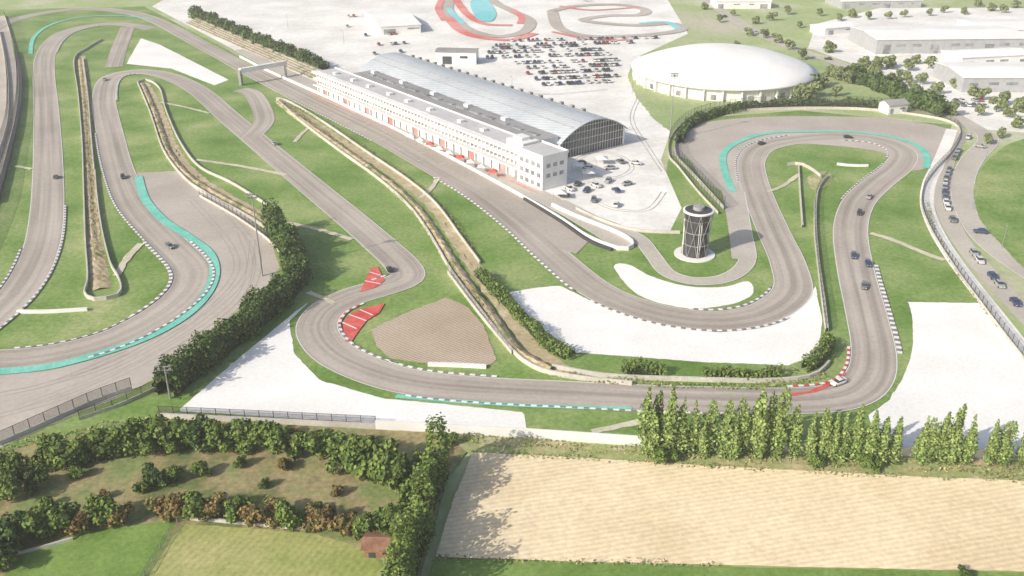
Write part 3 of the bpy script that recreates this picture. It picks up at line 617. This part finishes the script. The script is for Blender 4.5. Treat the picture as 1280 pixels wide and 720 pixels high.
# ------------------------------------------------ vehicles
def car_mesh(name,paint,race=False):
    mb=MB()
    def ring(x,hw,zl,zh,in_=.12): return [(x,-hw+in_,zl),(x,hw-in_,zl),(x,hw,zl+.12),(x,hw,zh-.18),(x,hw-in_,zh),(x,-hw+in_,zh),(x,-hw,zh-.18),(x,-hw,zl+.12)]
    z=-.08 if race else 0
    S=[(-2.2,.72,.38,.72),(-2.1,.84,.26,.88),(-1.4,.90,.22,.95),(0,.9,.2,.93),(1.0,.89,.2,.90),(1.8,.84,.22,.76),(2.15,.7,.28,.6)]
    mb.loft([ring(x,hw+(.06 if race else 0),a+z,b_+z) for x,hw,a,b_ in S],0)
    def cr_(x0,x1,hw,zz): return [(x0,-hw,zz),(x1,-hw,zz),(x1,hw,zz),(x0,hw,zz)]
    mb.loft([cr_(-1.75,.95,.80,.90+z),cr_(-1.25,.25,.62,1.38+z)],1); mb.loft([cr_(-1.28,.28,.64,1.385+z),cr_(-1.15,.12,.56,1.46+z)],0)
    for x in(-1.35,1.38):
        for sy in(-1,1): mb.cyl((x,sy*.70,.33),(x,sy*.93,.33),.33,.33,12,2)
    mb.box(2.08,2.17,-.62,-.35,.48,.6,3); mb.box(2.08,2.17,.35,.62,.48,.6,3)
    if race:
        mb.box(-2.35,-2.0,-.85,.85,1.15,1.2,0); 
        for sy in(-.6,.6): mb.box(-2.2,-2.12,sy-.03,sy+.03,.7,1.15,2)
        mb.box(1.9,2.35,-.85,.85,.14,.18,2)
    return mb.mesh(name,[paint,glass,darksteel,white])
paints=[mat('car_paint_%d'%i,[c,tuple(x*.9 for x in c)],(1,3),rough=.3,spec=.5,det=(1,0)) for i,c in enumerate([(.72,.72,.72),(.03,.03,.035),(.35,.36,.37),(.05,.07,.16),(.36,.05,.04),(.16,.17,.18),(.6,.6,.6)])]
cars=[car_mesh('car_body',p) for p in paints]; races=[car_mesh('race_car_body',p,True) for p in paints]
mix=cars+cars[:4]+cars[5:]
def place(me,name,px,ang,world=None):
    p=world if world is not None else G(*px); o=bpy.data.objects.new(name,me); o.location=(p[0],p[1],Z[0]); o.rotation_euler=(0,0,ang); sc.collection.objects.link(o); return o
allW=np.vstack([T['top'],T['left']]); allT=np.vstack([np.gradient(T['top'],axis=0),np.gradient(T['left'],axis=0)])
for x,y,c in [(487,339,1),(154,223,1),(213,310,5),(343,181,2),(70,223,5),(1067,322,3),(1085,332,3),(1080,360,5),(1047,481,0),(1074,268,1),(1086,248,2),(1060,173,1),(952,181,1),(131,101,2)]:
    p=np.array(G(x,y)); i=int(np.argmin(np.sum((allW-p)**2,1))); tt=allT[i]
    o=place(races[c],'race_car',(x,y),math.atan2(tt[1],tt[0])+random.uniform(-.1,.1)); o.scale=(.85,.85,.85)
def park(a,b,n,turn=math.pi/2,prob=.8,jit=.25):
    A=np.array(G(*a));B=np.array(G(*b)); ang=math.atan2(B[1]-A[1],B[0]-A[0])
    for i in range(n):
        if random.random()>prob: continue
        p=A+(B-A)*i/max(1,n-1)+np.array([random.uniform(-jit,jit),random.uniform(-jit,jit)])
        place(random.choice(mix),'parked_car',None,ang+turn+random.choice((0,math.pi))+random.uniform(-.05,.05),world=p)
for y,x0,x1,n in [(62,612,720,24),(67,612,750,32),(73,610,760,32),(80,640,775,30),(86,660,775,26),(93,660,760,22),(100,670,770,22),(107,680,765,18),(58,620,800,36),(52,640,820,36)]:
    park((x0,y),(x1,y-4),n,prob=.62)
PR=path([(1218,166),(1203,182),(1190,205),(1181,232),(1184,262),(1205,302),(1240,348),(1290,405)],step=5.3)
for i in range(len(PR)-1):
    if random.random()<.65:
        d_=PR[i+1]-PR[i]; place(random.choice(cars[:4]+cars[5:]),'parked_car',None,math.atan2(d_[1],d_[0]),world=PR[i])
for x,y in [(712,238),(722,232),(733,240),(745,234),(760,228),(735,212),(762,212),(775,204),(770,240),(783,232),(770,258),(742,252),(726,206),(795,206),(705,246)]:
    place(random.choice(mix),'parked_car',(x,y),random.uniform(0,6.28))
for y in(22,34,46,58,68): park((400+y,y),(470+y*.6,y-3),10,prob=.3)
park((1190,132),(1230,134),7); park((1195,128),(1240,126),7,prob=.6)
for x,y in [(905,22),(945,42),(1035,75),(1110,106),(1225,185),(1225,292),(1160,124)]: place(random.choice(cars[:4]),'car',(x,y),random.uniform(0,6.28))
# ------------------------------------------------ kart track far away
road('kart_track',[(575,-10),(560,8),(570,26),(592,40),(625,46),(655,40),(662,26),(640,14),(620,4),(600,-14)],8,runoff,False)
road('kart_track',[(690,14),(720,8),(770,6),(805,12),(800,19),(760,20),(730,26),(790,32),(840,30),(850,38),(810,44),(740,46),(700,36),(690,14)],8,runoff,False)
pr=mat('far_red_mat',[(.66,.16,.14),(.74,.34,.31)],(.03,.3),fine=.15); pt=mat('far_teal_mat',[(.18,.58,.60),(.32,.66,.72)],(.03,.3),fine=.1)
band('red_kart_runoff',[(560,22),(575,38),(600,47),(640,50),(668,42)],7,pr); band('red_kart_runoff',[(570,0),(584,18),(605,30),(640,32)],6,pr); band('red_kart_runoff',[(690,40),(740,50),(790,50)],3,pr); band('red_kart_runoff',[(700,8),(740,13),(800,9)],4,pr); band('red_kart_runoff',[(552,0),(548,12),(556,26)],5,pr);band('red_kart_runoff',[(640,12),(652,22),(650,30)],5,pr)
poly('teal_kart_runoff',[(588,2),(608,0),(620,16),(614,27),(596,24)],pt); band('teal_kart_runoff',[(560,10),(566,18),(580,30)],4,pt); band('teal_kart_runoff',[(800,30),(832,28),(848,36)],5,pt)
st=MB()
W=path([(225,30),(300,64),(398,108)],step=4); Nn=normals(W)
for i in range(len(W)-1):
    for k in range(5):
        o0=4+k*1.6;o1=o0+1.6;zz=.6+k*.6
        P=[W[i]+Nn[i]*o0,W[i+1]+Nn[i+1]*o0,W[i+1]+Nn[i+1]*o1,W[i]+Nn[i]*o1]
        st.hexa([(*p,0) for p in P]+[(*p,zz) for p in P])
st.obj('grandstand_terraces',mat('stand_mat',[(.26,.22,.16),(.42,.37,.30),(.2,.22,.12)],(.15,1),fine=.3))
# ------------------------------------------------ light
az=np.array([.80,.60]); az/=np.linalg.norm(az); el=math.radians(30)
d=Vector((az[0]*math.cos(el),az[1]*math.cos(el),-math.sin(el)))
sl=bpy.data.lights.new('sun','SUN'); sl.energy=5.0; sl.angle=math.radians(.5); sl.color=(1,.93,.81)
so=bpy.data.objects.new('sun',sl); so.rotation_euler=d.to_track_quat('-Z','Y').to_euler(); sc.collection.objects.link(so)
wd=bpy.data.worlds.new('World'); sc.world=wd; wd.use_nodes=True
nt=wd.node_tree; sk=nt.nodes.new('ShaderNodeTexSky'); sk.sky_type='NISHITA'; sk.sun_disc=False; sk.sun_elevation=el; sk.sun_rotation=math.atan2(-az[0],-az[1])
sk.dust_density=3.0
nt.links.new(sk.outputs[0],nt.nodes['Background'].inputs[0]); nt.nodes['Background'].inputs[1].default_value=.15
# thin atmospheric haze, a real scattering volume over the whole site
hz=bpy.data.materials.new('haze_mat'); hz.use_nodes=True; hn=hz.node_tree; hn.nodes.remove(hn.nodes['Principled BSDF'])
vs=hn.nodes.new('ShaderNodeVolumeScatter'); vs.inputs['Density'].default_value=.00026; vs.inputs['Color'].default_value=(1,.98,.95,1); vs.inputs['Anisotropy'].default_value=0.0
hn.links.new(vs.outputs[0],hn.nodes['Material Output'].inputs['Volume'])
mb=MB(); mb.box(-1500,1500,-600,2500,-5,135); mb.obj('sky_haze',hz)
cam=bpy.data.cameras.new('camera'); cam.lens=36*F/1280; cam.sensor_width=36; cam.clip_end=9000; cam.clip_start=1
co=bpy.data.objects.new('camera',cam); co.location=(0,0,H); co.rotation_euler=(math.pi/2-PITCH,0,0); sc.collection.objects.link(co); sc.camera=co
sc.view_settings.view_transform='Standard'; sc.view_settings.look='None'; sc.view_settings.exposure=0
